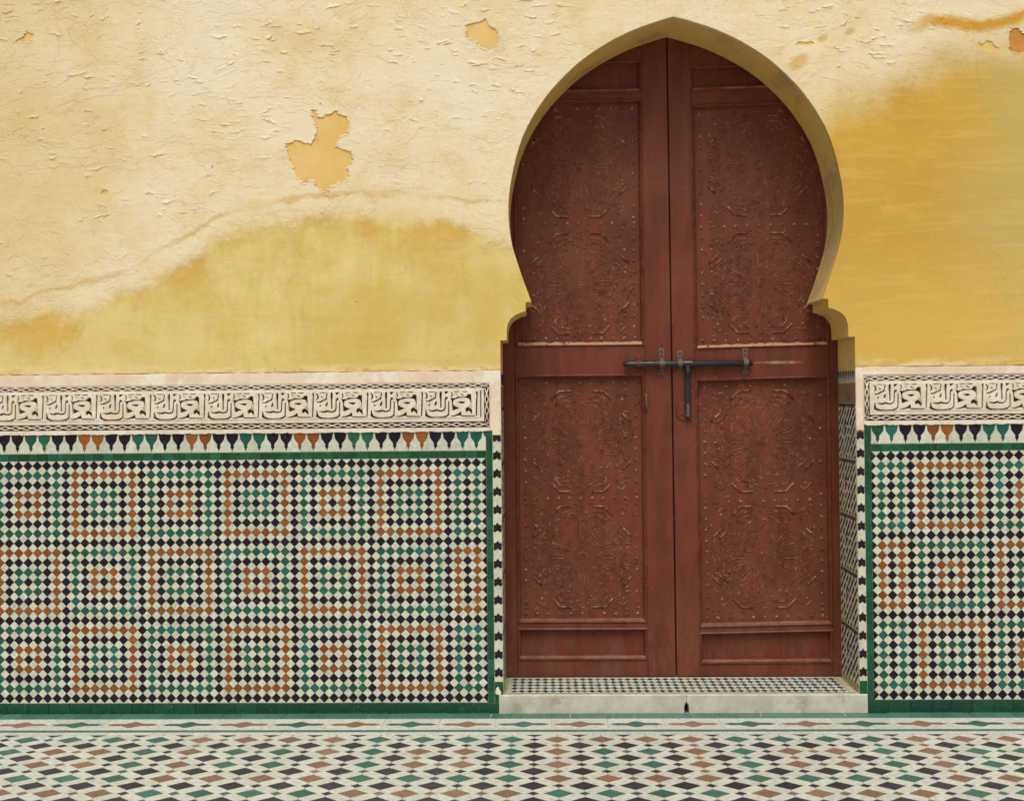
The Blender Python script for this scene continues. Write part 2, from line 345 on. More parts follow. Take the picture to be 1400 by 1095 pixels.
def ridge(mb, pts, w, T, h0, h, k, closed=False):
    n = len(pts); ws = w if isinstance(w, (list, tuple)) else [w]*n
    prof = [(-.5, 0), (-.47, .78), (-.34, .97), (0, 1), (.34, .97), (.47, .78), (.5, 0)]
    vs = []
    for i in range(n):
        a = pts[i-1] if (i > 0 or closed) else pts[i]; b = pts[(i+1) % n] if (i < n-1 or closed) else pts[i]
        dx, dz = b[0]-a[0], b[1]-a[1]; l = hypot(dx, dz) or 1e-9; nx, nz = dz/l, -dx/l
        for s_, hh in prof: vs.append(T(pts[i][0]-nx*ws[i]*-s_, pts[i][1]-nz*ws[i]*-s_, h0+h*hh))
    fs = []; q = len(prof)
    for i in range(n if closed else n-1):
        j = (i+1) % n
        for r in range(q-1): fs.append((i*q+r, i*q+r+1, j*q+r+1, j*q+r))
    if not closed:
        fs.append(tuple(range(q))[::-1]); fs.append(tuple((n-1)*q+r for r in range(q)))
    mb.add(vs, [f[::-1] for f in fs], k)
def smooth_line(p, per=5):
    out = []
    for i in range(len(p)-1):
        p0 = p[max(i-1, 0)]; p1 = p[i]; p2 = p[i+1]; p3 = p[min(i+2, len(p)-1)]
        for j in range(per):
            t = j/per
            out.append(tuple(.5*(2*p1[a]+(p2[a]-p0[a])*t+(2*p0[a]-5*p1[a]+4*p2[a]-p3[a])*t*t+(3*p1[a]-p0[a]-3*p2[a]+p3[a])*t**3) for a in range(len(p1))))
    out.append(tuple(p[-1])); return out
def tube(mb, pts, r, k, seg=12):
    vs = []; n = len(pts); rs = r if isinstance(r, (list, tuple)) else [r]*n
    up = Vector((0, -1, 0))
    for i in range(n):
        d = (Vector(pts[min(i+1, n-1)])-Vector(pts[max(i-1, 0)])).normalized()
        u_ = up if abs(d.dot(up)) < .9 else Vector((1, 0, 0))
        a = d.cross(u_).normalized(); b = d.cross(a).normalized()
        for s_ in range(seg):
            t = 2*pi*s_/seg; vs.append(Vector(pts[i])+rs[i]*(cos(t)*a+sin(t)*b))
    fs = [(i*seg+s_, i*seg+(s_+1) % seg, (i+1)*seg+(s_+1) % seg, (i+1)*seg+s_) for i in range(n-1) for s_ in range(seg)]
    fs += [tuple(range(seg))[::-1], tuple((n-1)*seg+s_ for s_ in range(seg))]
    mb.add(vs, fs, k)
def dome(mb, x, z, T, r, h, k, seg=6):
    vs = [T(x+r*cos(2*pi*i/seg), z+r*sin(2*pi*i/seg), 0) for i in range(seg)]
    vs += [T(x+.6*r*cos(2*pi*i/seg), z+.6*r*sin(2*pi*i/seg), h*.75) for i in range(seg)]+[T(x, z, h)]
    fs = [(i, (i+1) % seg, seg+(i+1) % seg, seg+i) for i in range(seg)]+[(seg+i, seg+(i+1) % seg, 2*seg) for i in range(seg)]
    mb.add(vs, fs, k)
def filled(name, loops, y_front, y_back, mats, parent, bev=0., side_mat=None, label=None):
    """closed outlines in the wall plane filled (inner loops are holes) and given thickness"""
    cu = bpy.data.curves.new('outline', 'CURVE'); cu.dimensions = '2D'; cu.fill_mode = 'BOTH'
    cu.extrude = (y_back-y_front)/2-bev; cu.bevel_depth = bev; cu.bevel_resolution = 2; cu.offset = -bev
    for L in loops:
        s_ = cu.splines.new('POLY'); s_.points.add(len(L)-1)
        for i, p in enumerate(L): s_.points[i].co = (p[0], p[1], 0, 1)
        s_.use_cyclic_u = True
    tmp = bpy.data.objects.new('outline', cu); COL.objects.link(tmp)
    dg = bpy.context.evaluated_depsgraph_get(); dg.update()
    me = bpy.data.meshes.new_from_object(tmp.evaluated_get(dg)); bpy.data.objects.remove(tmp); bpy.data.curves.remove(cu)
    me.name = name; me.materials.clear()
    for k in mats: me.materials.append(M[k])
    c = Vector(((min(p[0] for p in loops[0])+max(p[0] for p in loops[0]))/2, (y_front+y_back)/2, (min(p[1] for p in loops[0])+max(p[1] for p in loops[0]))/2))
    for v in me.vertices: v.co = (v.co.x-c.x, -v.co.z, v.co.y-c.z)
    me.update()
    for p in me.polygons:
        p.use_smooth = False; p.material_index = 0
        if side_mat is not None and abs(p.normal.y) < .5: p.material_index = side_mat
    o = link(name, me, parent, c)
    if label: o['label'] = label
    return o

# ------------------------------------------------------------------ shared outlines
CXD = 1.033
RH = [(.905, 0.), (.905, 1.907), (.872, 1.907), (.871, 1.965), (.864, 1.996), (.850, 2.018), (.828, 2.036), (.800, 2.048), (.773, 2.056), (.773, 2.100), (.743, 2.104)]
ARC = [(.743, 2.104), (.765, 2.165), (.803, 2.275), (.843, 2.415), (.857, 2.56), (.846, 2.707), (.800, 2.90), (.735, 3.045), (.634, 3.19), (.498, 3.325), (.36, 3.42), (.215, 3.493), (.08, 3.54), (0, 3.562)]
ARC = smooth_line(ARC, 5)
RIGHT_HALF = RH+ARC[1:]
OPEN_R = [(CXD+a, b) for a, b in RIGHT_HALF]
OPEN_L = [(CXD-a, b) for a, b in RIGHT_HALF]
WX0, WX1, WTOP, YB = -3.4, 3.8, 4.7, .35
JL, JR = CXD-.905, CXD+.905
ZP = 1.755

# ------------------------------------------------------------------ floor
floor = MB(); floor.add([(-60, -60, -.0045), (60, -60, -.0045), (60, 60, -.0045), (-60, 60, -.0045)], [(0, 1, 2, 3)], 'f_grout')
me = floor.mesh('floor'); flo = link('floor', me); flo['kind'] = 'structure'
PX, PY, FX0, FY0 = .1055, .094, .184, -.462
FCOL = {'B': 'f_black', 'G': 'f_green', 'O': 'f_brown', 'W': 'f_white'}
def ring(i, j, a, b):
    r = min(i, j, 6-i, 6-j); return (a, 'B', b, 'B')[r]
def fcolor(c, r):
    if c % 8 == 7 or r % 8 == 7: return 'B'
    par = (c//8+r//8) % 2
    return ring(c % 8, r % 8, *(('O', 'G') if par == 0 else ('G', 'O')))
fl_tiles = []
YT = -2.3; XA, XB = -3.6, 4.4
for r in range(-2, 20):
    y = FY0-r*PY
    for c in range(-40, 42):
        x = FX0+(c+2)*PX
        if x < XA or x > XB or y < YT: continue
        big = (c+r) % 2 == 0
        hx, hy = (.0635, .0265*2*.94) if big else (.0265, .0245)
        hy = .0525 if big else .0235
        P = [(x-hx, y), (x, y-hy), (x+hx, y), (x, y+hy)]
        P = clip(P, XA, YT, XB, -.385)
        if P: fl_tiles.append((P, FCOL[fcolor(c, r)], (x, y)))
        # cream piece between this large rhomb and the next large one on either diagonal
        for sgn in ((1, -1) if big else ()):
            Q = [(x+sgn*a, y+b) for a, b in ((0, -.0525), (.0635, 0), (.079, 0), (PX, -.0235), (PX, -PY+.0525), (PX-.0635, -PY), (.0265, -PY), (0, -PY+.0235))]
            if sgn < 0: Q = Q[::-1]
            Q = clip(Q, XA, YT, XB, -.385)
            if Q: fl_tiles.append((Q, 'f_white', (x+sgn*PX/2, y-PY/2)))
fl_tiles = [t for t in fl_tiles if abs(area(t[0])) > 1e-5]
# the ones that show largest: nearest in front of the camera and inside the picture
def seen(x, y, z=0.):
    d = Vector((x, y, z))-CAM; w = d.dot(FW); u = 700+FPX*d.dot(RX)/w; v = 522.5-FPX*d.dot(UP)/w
    return -10 < u < 1410 and v < 1098, w
fl_tiles.sort(key=lambda t: (not seen(*t[2])[0], seen(*t[2])[1]))
def local_piece(name, P, k, T, Tinv, parent, h0, h1, gap, bev, tl=.012):
    cx = sum(p[0] for p in P)/len(P); cz = sum(p[1] for p in P)/len(P)
    mb = MB(); prism(mb, P, T, h0, h1, k, bev, gap, 0., (random.uniform(-tl, tl), random.uniform(-tl, tl)))
    c = T(cx, cz, 0); o = link(name, mb.mesh(name, c), parent, c)
    if tl > .01: o.rotation_euler = (0, random.uniform(-.022, .022), 0)
    return o
TFz = TF(-.004)
for P, k, c in fl_tiles[:300]:
    local_piece('floor_tile', P, k, TFz, None, flo, 0, .004+random.uniform(-.0005, .0004), .0007, .0007, .006)
st = MB()
for P, k, c in fl_tiles[300:]: prism(st, P, TFz, 0, .004+random.uniform(-.0004, .0003), k, .0007, .0007)
# white bands, teal line, knot shaped lozenges, green edge tiles
xx = XA
while xx < XB:
    w = random.uniform(.19, .26)
    for (a, b) in ((-.381, -.337), (-.298, -.268)): prism(st, rect(xx, a, xx+w, b), TFz, 0, .004, 'f_white', .0006, .0006)
    xx += w
part('floor_mosaic', st, flo, stuff=True)
xx = XA; 
while xx < XB:
    w = random.uniform(.14, .2); b_ = MB(); prism(b_, rect(xx, -.336, xx+w, -.299), TFz, 0, .0038, 'f_teal', .0007, .0008); part('line_tile', b_, flo); xx += w
LOZ = [(-.131, 0), (-.095, .020), (-.045, .017), (-.012, .048), (.004, .054), (.05, .020), (.095, .022), (.131, 0), (.095, -.020), (.045, -.017), (.012, -.048), (-.004, -.054), (-.05, -.020), (-.095, -.022)]
for i in range(-4, 24):
    cx = -2.274+(i)*.2785
    if cx > 4.3: break
    P = [(cx+a, -.205+b) for a, b in LOZ]
    b_ = MB(); prism(b_, P, TFz, 0, .0041, 'f_brown' if i % 2 == 0 else 'f_green', .0006, .0007); part('lozenge_tile', b_, flo)
    up_ = [(cx-.139, -.104), (cx-.139, -.205)]+[(cx+a, -.205+b) for a, b in LOZ[:8]]+[(cx+.1395, -.205), (cx+.1395, -.104)]
    dn_ = [(cx+.1395, -.267), (cx+.1395, -.205)]+[(cx+a, -.205+b) for a, b in LOZ[7:]+LOZ[:1]]+[(cx-.139, -.205), (cx-.139, -.267)]
    for q in (up_, dn_):
        b_ = MB(); prism(b_, q, TFz, 0, .0038, 'f_white', .0005, .0007); part('border_tile', b_, flo)
xx = XA
while xx < XB:
    w = random.uniform(.098, .112); sk = random.uniform(.0, .012)
    b_ = MB(); prism(b_, [(xx, -.101), (xx+w, -.101), (xx+w+sk, -.017 if .10 < xx < 1.97 else -.0035), (xx+sk, -.017 if .10 < xx < 1.97 else -.0035)], TFz, 0, .004+random.uniform(-.0005, .0005), 'f_strip', .0008, .0009)
    part('edge_tile', b_, flo); xx += w

# ------------------------------------------------------------------ plastered wall
wall = thing('plastered_wall', 'tall ochre and cream wall with flaking limewash, pierced by the keyhole arch doorway', 'wall', (CXD, 0, 0))
outer = [(WX0, -.004)]+[(OPEN_L[0][0], -.004)]+OPEN_L[1:]+OPEN_R[-2:0:-1]+[(OPEN_R[0][0], -.004), (WX1, -.004), (WX1, WTOP), (WX0, WTOP)]
filled('masonry', [outer], .0216, YB, ['stone_core', 'reveal'], wall, side_mat=1)
PEEL_BIG = [(-0.841, 3.111), (-0.812, 3.108), (-0.806, 3.076), (-0.78, 3.076), (-0.745, 3.089), (-0.706, 3.109), (-0.687, 3.084), (-0.656, 3.074), (-0.643, 3.015), (-0.648, 2.981), (-0.688, 2.967), (-0.717, 2.924), (-0.678, 2.904), (-0.639, 2.893), (-0.625, 2.879), (-0.635, 2.83), (-0.655, 2.801), (-0.645, 2.767), (-0.66, 2.733), (-0.709, 2.724), (-0.746, 2.705), (-0.75, 2.676), (-0.753, 2.66), (-0.778, 2.674), (-0.826, 2.721), (-0.836, 2.745), (-0.875, 2.721), (-0.919, 2.756), (-0.957, 2.854), (-0.967, 2.903), (-0.983, 2.938), (-0.922, 2.956), (-0.883, 2.946), (-0.839, 2.935), (-0.824, 2.979), (-0.807, 3.008), (-0.829, 3.038), (-0.838, 3.077)]
PEEL_TOP = [(-0.04, 3.542), (0.019, 3.552), (0.07, 3.574), (0.077, 3.545), (0.116, 3.515), (0.137, 3.475), (0.129, 3.432), (0.085, 3.403), (0.047, 3.412), (0.023, 3.438), (-0.031, 3.469), (-0.038, 3.503)]
PEEL_LEFT = [(-2.408, 3.487), (-2.354, 3.515), (-2.325, 3.552), (-2.292, 3.528), (-2.297, 3.499), (-2.326, 3.481), (-2.364, 3.486)]
PEEL_RIGHT = [(2.748, 3.473), (2.776, 3.477), (2.832, 3.428), (2.85, 3.375), (2.779, 3.338), (2.736, 3.363)]
def ragged(L, amp=.006, it=2):
    for _ in range(it):
        o = []
        for i in range(len(L)):
            a, b = L[i], L[(i+1) % len(L)]; o.append(a)
            d = hypot(b[0]-a[0], b[1]-a[1])
            if d > .012: o.append(((a[0]+b[0])/2+random.uniform(-1, 1)*amp*min(1, d/.03), (a[1]+b[1])/2+random.uniform(-1, 1)*amp*min(1, d/.03)))
        L = o; amp *= .6
    return L
peels = [ragged(PEEL_BIG), ragged(PEEL_TOP), ragged(PEEL_LEFT), ragged(PEEL_RIGHT)]
peels += [ragged(L, .004, 1) for L in ([(2.575, 3.375), (2.585, 3.405), (2.60, 3.392), (2.625, 3.412), (2.655, 3.405), (2.662, 3.385), (2.69, 3.372), (2.672, 3.358), (2.64, 3.352), (2.612, 3.362)],
    [(1.655, 3.405), (1.668, 3.422), (1.70, 3.418), (1.735, 3.424), (1.752, 3.410), (1.728, 3.399), (1.69, 3.402)],
    [(-1.945, 2.692), (-1.93, 2.712), (-1.905, 2.705), (-1.90, 2.688), (-1.925, 2.682)])]
iL = next(i for i, p in enumerate(OPEN_L) if p[1] > ZP); iR = iL
face = [(WX0, ZP), (OPEN_L[0][0], ZP)]+OPEN_L[iL:]+OPEN_R[-2:iR-1:-1]+[(OPEN_R[0][0], ZP), (WX1, ZP), (WX1, WTOP), (WX0, WTOP)]
filled('plaster_face', [face]+peels, 0, .0214, ['plaster', 'plaster'], wall, bev=.0012)
for i, L in enumerate(peels):
    b_ = MB(); x0 = min(p[0] for p in L)-.02; x1 = max(p[0] for p in L)+.02; z0 = min(p[1] for p in L)-.02; z1 = max(p[1] for p in L)+.02
    prism(b_, rect(x0, z0, x1, z1), TW(0), -.012, -.0042, 'under_o' if i == 3 else 'under', .001)
    part('bare_patch', b_, wall)
# lifted flakes of limewash, hinged along their upper edge
fk = MB()
def flake(x, z, w, h, lift, rot=0.):
    n = 9; pts = []
    for i in range(n): pts.append((-w/2+w*i/(n-1), random.uniform(-.1, .25)*h+h*.3*sin(pi*i/(n-1))))
    low = [(-w/2+w*i/(n-1), -h*(.35+.65*sin(pi*i/(n-1)))*random.uniform(.55, 1.1)) for i in range(1, n-1)]
    cr_, sr_ = cos(rot), sin(rot)
    tp = [(x+a*cr_-b*sr_, .0004, z+a*sr_+b*cr_) for a, b in pts]
    lw = [(x+a*cr_-b*sr_, -lift*random.uniform(.6, 1.1), z+a*sr_+b*cr_) for a, b in low]
    vs = tp+lw; fs = [(0, n, 1)]+[(i, n+i-1, n+i, i+1) for i in range(1, n-2)]+[(n-2, n+n-3, n-1)]
    fs = [f for f in fs if len(set(f)) > 2]
    fs_b = []
    o = len(vs); vs2 = [(a, b+.0009 if j >= n else b+.002, c_) for j, (a, b, c_) in enumerate(vs)]
    fk.add(vs+vs2, fs+[tuple(o+q for q in f[::-1]) for f in fs], 'plaster')
def lip(x, z, w, h, lift, slope):
    n = max(7, int(w/.008)); c_, t_, l_ = [], [], []; zz = 0
    for i in range(n+1):
        u = i/n; zz += random.gauss(0, .0026); e = sin(pi*u)**.6
        px = x-w/2+w*u+random.uniform(-.002, .002); pz = z+zz+slope*(u-.5)*w
        t_.append((px, .0004, pz+h*e*random.uniform(.5, 1.2)+.0015))
        l_.append((px, -lift*e*random.uniform(.35, 1.15)+.0002, pz-random.uniform(0, .004)*e))
    vs = t_+l_; m_ = n+1; o = len(vs)
    fs = [(i, m_+i, m_+i+1, i+1) for i in range(n)]
    vs2 = [(a, b+.0008 if j >= m_ else b+.003, q) for j, (a, b, q) in enumerate(vs)]
    fk.add(vs+vs2, fs+[tuple(o+q for q in f[::-1]) for f in fs], 'plaster')
def yl(x): 
    for (a, b), (c_, d) in zip(TIDE_L, TIDE_L[1:]):
        if a <= x <= c_: return b+(d-b)*(x-a)/(c_-a)
    return 2.6
cl = [(random.uniform(-3.2, 2.4), random.uniform(2.3, 3.85)) for _ in range(60)]
cnt = 0
while cnt < 520:
    bx, bz = random.choice(cl); x = random.gauss(bx, .22); z = random.gauss(bz, .07)
    dx, dz = (x-CXD), z
    if x < .95 and z < yl(x)+.07: continue
    if x > 1 and (z < 3.16+max(0, x-1.85)*.45): continue
    rr = hypot(dx/.93, (z-2.55)/1.1)
    if rr < 1.02 or z > 4.2: continue
    if any(min(p[0] for p in L)-.03 < x < max(p[0] for p in L)+.03 and min(p[1] for p in L)-.03 < z < max(p[1] for p in L)+.03 for L in peels): continue
    s_ = random.choice((.3, .35, .4, .5, .6, .8)); cnt += 1
    if random.random() < .72:
        lip(x, z, random.uniform(.035, .12)*(s_+.3), random.uniform(.008, .024), random.uniform(.0015, .0050), random.gauss(0, .13)); continue
    flake(x, z, random.uniform(.03, .085)*s_, random.uniform(.009, .022)*s_, random.uniform(.002, .0055)*s_**.5, random.gauss(0, .32))
# curled edge along the top of the bare patches
for L in peels[:4]:
    for i in range(0, len(L)):
        a, b = L[i], L[(i+1) % len(L)]
        if random.random() < .5: flake((a[0]+b[0])/2, (a[1]+b[1])/2+.004, .02, .007, .002, random.uniform(-.5, .5))
part('paint_flakes', fk, wall, stuff=True)
# lining of the jambs: notched tile band, brown board, mosaic
for side, T, X in (('L', TJL(JL), JL), ('R', TJR(JR), JR)):
    s_ = 1 if side == 'L' else -1
    U = lambda y: y*s_          # u = y on the left, -y on the right
    def rc(y0, z0, y1, z1): return rect(min(U(y0), U(y1)), z0, max(U(y0), U(y1)), z1)
    b_ = MB(); prism(b_, rc(.003, 1.674, .349, 1.736), T, -.01, .0015, 'f_white', .001)
    for i in range(10):
        y = .02+i*.0345; w = .0088
        P = [(U(y-w), 1.736), (U(y-w), 1.716), (U(y-w*.4), 1.700), (U(y), 1.680), (U(y+w*.4), 1.700), (U(y+w), 1.716), (U(y+w), 1.736)]
        prism(b_, P, T, .0015, .003, 'black', .0003)
    part('notched_band', b_, wall)
    b_ = MB(); prism(b_, rc(.003, 1.570, .349, 1.672), T, -.01, .002, 'brownboard' if 'brownboard' in M else 'stone_core', .001); part('brown_band', b_, wall)
    jm = MB(); prism(jm, rc(.003, .094, .349, 1.568), T, -.01, .0012, 'grout', .0006)
    nb = 5; bh = .2905; cw = .0275; ch = .0240
    for k in range(nb+1):
        zt = 1.545-k*bh
        for i in range(24):                                    # dark toothed course between the star fields
            y = .012+i*.0137
            if zt > .1: prism(jm, rc(y, max(zt, .1), y+.008, zt+.020), T, .0012, .0024, 'black', .0003)
        cc_ = ['blue', 'orange', 'blue', 'orange', 'blue', 'green'][k % 6]; ed = 'orange'
        for i in range(12):
            for j in range(11):
                y = .024+i*cw; z = zt-.013-j*ch
                if z < .11: continue
                di, dj = abs(i-5.5), abs(j-5); r = hypot(di, dj*1.05); a = math.atan2(dj, di)
                q = (int(r*1.3)+int(a*8/pi+.5)) % 3
                kk = cc_ if r < 1.6 else ('black' if q == 0 else ('orange' if (r > 3.4 and q == 1) else ('white' if q == 1 else 'green'))) if r < 4.6 else (ed if (i+j) % 3 == 0 else 'black')
                if (i+j) % 2: kk = 'white' if r > 2.2 or (i+2*j) % 3 else cc_
                P = [(U(y)-cw*.48, z), (U(y), z-ch*.48), (U(y)+cw*.48, z), (U(y), z+ch*.48)]
                prism(jm, P, T, .0012, .0024, kk, .0003)
                P2 = [(p[0]+cw/2, p[1]+ch/2) for p in P]
                prism(jm, inset(P2, .001), T, .0012, .0022, 'black' if (j % 2 and i % 2) else (cc_ if (abs(i-5)+abs(j-5)) % 4 == 0 else 'white'), .0003)
    part('jamb_mosaic', jm, wall, stuff=True)
# cornice band and corner strip of pinkish plaster
for nm, P in (('cornice_band', [(WX0, 1.692), (.0730, 1.692), (.0730, 1.444), (.0835, 1.444), (.0835, 1.421), (JL, 1.421), (JL, ZP-.002), (WX0, ZP-.002)]),
              ('cornice_band', [(WX1, 1.710), (1.9765, 1.710), (1.9765, 1.430), (JR, 1.430), (JR, ZP-.002), (WX1, ZP-.002)])):
    L = []
    for i in range(len(P)):
        a, b = P[i], P[(i+1) % len(P)]; n_ = max(1, int(hypot(b[0]-a[0], b[1]-a[1])/.03))
        top = (a[1] > 1.75 and b[1] > 1.75)
        for q in range(n_):
            L.append((a[0]+(b[0]-a[0])*q/n_, a[1]+(b[1]-a[1])*q/n_+(random.uniform(-.003, .0012) if top and 0 < q else 0)))
    filled(nm, [L], -.006, .0214, ['trim', 'trim'], wall, bev=.003)

# ------------------------------------------------------------------ carved inscription frieze
CS = 1/3682.; CSX = .2815/1049; PLATE_H = .012
GAPS = [
 [(1085, 258), (1100, 250), (1121, 250), (1114, 300), (1108, 400), (1104, 560), (1094, 716), (1074, 716), (1079, 600), (1083, 420), (1093, 350), (1086, 300)],
 [(112, 592), (130, 602), (140, 660), (165, 700), (230, 724), (330, 730), (450, 722), (518, 700), (546, 668), (551, 440), (560, 428), (570, 440), (568, 690), (545, 714), (500, 739), (340, 748), (180, 743), (122, 722), (100, 704), (112, 640)],
 [(165, 594), (240, 605), (325, 584), (390, 605), (440, 600), (468, 580), (478, 540), (482, 400), (496, 360), (520, 346), (547, 380), (522, 392), (501, 410), (498, 560), (482, 605), (430, 629), (350, 624), (330, 613), (290, 629), (220, 627), (180, 611)],
 [(390, 252), (422, 250), (427, 300), (419, 400), (421, 545), (410, 566), (397, 555), (394, 420), (383, 330), (386, 290)],
 [(318, 428), (331, 440), (325, 490), (300, 517), (283, 500), (298, 458)],
 [(190, 478), (199, 500), (184, 524), (168, 508), (176, 486)],
 [(98, 262), (125, 266), (152, 300), (158, 350), (142, 374), (114, 388), (110, 370), (129, 350), (127, 310), (113, 285)],
 [(120, 420), (170, 424), (220, 393), (268, 378), (298, 345), (303, 300), (310, 258), (327, 258), (320, 320), (311, 350), (318, 378), (282, 394), (237, 414), (192, 442), (125, 440)],
 [(196, 314), (232, 338), (247, 354), (225, 353), (203, 337)],
 [(165, 247), (296, 247), (292, 261), (172, 261)],
 [(480, 249), (562, 249), (540, 268), (517, 288), (500, 304), (488, 282)],
 [(600, 260), (620, 262), (634, 300), (631, 340), (613, 355), (602, 340), (617, 310), (610, 285)],
 [(588, 368), (640, 380), (700, 372), (725, 350), (850, 357), (903, 342), (923, 309), (950, 301), (988, 314), (994, 470), (979, 472), (966, 420), (941, 387), (880, 368), (780, 372), (715, 387), (662, 407), (642, 440), (637, 480), (657, 515), (702, 540), (766, 562), (702, 584), (640, 610), (629, 602), (621, 480), (614, 420), (600, 392)],
 [(720, 451), (800, 440), (864, 447), (864, 463), (820, 482), (770, 469)],
 [(883, 572), (930, 545), (976, 480), (991, 480), (1001, 600), (1004, 684), (970, 642), (935, 610), (895, 645), (878, 610)],
 [(664, 247), (776, 247), (768, 261), (674, 261)],
 [(800, 247), (930, 247), (903, 266), (818, 262)],
 [(688, 276), (724, 308), (714, 321), (684, 293)],
 [(786, 289), (830, 306), (856, 326), (825, 325), (797, 309)],
 [(572, 704), (640, 707), (700, 689), (750, 663), (786, 630), (797, 650), (803, 704), (1060, 711), (1060, 726), (800, 724), (780, 702), (730, 707), (660, 724), (580, 722)],
 [(20, 255), (34, 262), (30, 300), (24, 300)],
]
def gap_loop(L): 
    L = [(a, b) for a, b in L]
    L = inset(L if area([(a, -b) for a, b in L]) > 0 else L[::-1], 1.4) if len(L) > 4 else L
    return [((a-80)*CSX, -(b-245)*CS) for a, b in L]
def word_plate(ox, zc, parent):
    b = .0015; z1, z0 = .004, -(752-245)*CS
    out = [(ox-b, zc+z0), (ox+.2815+b, zc+z0), (ox+.2815+b, zc+z1), (ox-b, zc+z1)]
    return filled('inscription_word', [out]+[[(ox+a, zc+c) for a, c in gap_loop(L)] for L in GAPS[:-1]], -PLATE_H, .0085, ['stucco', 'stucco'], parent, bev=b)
def frieze(side):
    dz = 0 if side == 'L' else .016
    x0, x1 = (WX0, .0725) if side == 'L' else (1.977, WX1)
    t = thing('carved_frieze', 'long white stucco frieze of carved Arabic script above the mosaic left of the door' if side == 'L' else 'shorter white stucco frieze of carved Arabic script above the mosaic right of the door', 'frieze', ((x0+x1)/2, 0, 1.44+dz))
    zt = 1.691+dz; zb_ = 1.442+dz
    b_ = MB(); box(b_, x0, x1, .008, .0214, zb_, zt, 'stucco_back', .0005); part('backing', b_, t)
    inner = x1 if side == 'L' else x0; sg = -1 if side == 'L' else 1
    H = .010
    def bar(xa, xb, za, zb2, h=H, nm='rim'):
        b2 = MB(); prism(b2, rect(min(xa, xb), za, max(xa, xb), zb2), TW(0), -.008, h, 'stucco', .0022); part(nm, b2, t)
    zA, zB = 1.650+dz, 1.664+dz           # upper inner rim
    zC, zD = 1.492+dz, 1.5125+dz           # lower inner rim
    xi = inner+sg*.0305
    far = x0 if side == 'L' else x1
    bar(xi+sg*.014, far, zA, zB); bar(xi+sg*.014, far, zC, zD)
    bar(xi, xi+sg*.0142, zC, zB, H+.0007)
    bar(inner, far, 1.687+dz, zt, .007)
    bar(inner, inner+sg*.004, 1.461+dz, 1.688+dz, .0075)
    # ragged lower lip over the tiles
    L = [(min(inner, far), 1.462+dz), (min(inner, far), 1.444+dz)]; x = min(inner, far)
    while x < max(inner, far)-.03:
        x += random.uniform(.006, .022); L.append((x, 1.441+dz+random.uniform(-.0035, .002)))
    L += [(max(inner, far), 1.444+dz), (max(inner, far), 1.462+dz)]
    b2 = MB(); prism(b2, L, TW(0), -.008, .009, 'stucco', .0012); part('lower_lip', b2, t)
    # crossing strand braids
    def braid(a, b, c, horiz):
        mb = MB(); n_ = max(2, int(round(abs(b-a)/.0555)))
        for ph in (0, 1):
            pts = []
            for i in range(n_+1):
                tt = a+(b-a)*i/n_; o = .0093 if (i+ph) % 2 else -.0093
                pts.append((tt, c+o) if horiz else (c+o, tt))
            ridge(mb, pts, .0054, TW(0), -.008, .0165+.0012*ph, 'stucco')
        part('braid', mb, t, smooth=True)
    braid(inner+sg*.004, far, 1.6755+dz, True); braid(inner+sg*.004, far, 1.477+dz, True)
    braid(1.490+dz, 1.664+dz, inner+sg*.0172, False)
    zc = 1.6485+dz
    o0 = -.268 if side == 'L' else 2.0205
    first = word_plate(o0, zc, t); w0 = WLOC[first.name]
    for k in range(1, 11 if side == 'L' else 6):
        link('inscription_word', first.data, t, (w0[0]+(-1 if side == 'L' else 1)*.2815*k, w0[1], w0[2]))
    if side == 'L': bar(.0130, .0225, zD-.001, zA+.001, PLATE_H, 'letter_stem')
    return t
frieze('L'); frieze('R')

# ------------------------------------------------------------------ mosaic dadoes
A_, VL, VR = .0496, .05, .0504
CK = {'B': 'black', 'G': 'green', 'O': 'orange', 'W': 'white'}
def wcolor(c, r, side):
    """c counts away from the door, 0 is the first full column; r from the top"""
    if r % 8 == 0: return 'B'
    rb = r//8; j = r % 8-1
    if c < 0 or c == 3: return 'B'
    if c < 3:
        col_ = 'G' if rb % 2 == 0 else 'O'
        return 'B' if (c == 1 and 0 < j < 6) else col_
    cc_ = (c-4) % 8
    if cc_ == 7: return 'B'
    par = ((c-4)//8+rb) % 2
    return ring(cc_, j, *(('O', 'G') if par == 0 else ('G', 'O')))
TEAR = [(.0325, 0), (.0325, -.008), (.0300, -.011), (.0306, -.021), (.0280, -.025), (.0285, -.033), (.0240, -.039), (.0165, -.049), (.0105, -.056), (.0080, -.063), (.0078, -.070), (.0098, -.074), (.0075, -.078), (.0050, -.080), (.0042, -.085), (.001, -.089)]
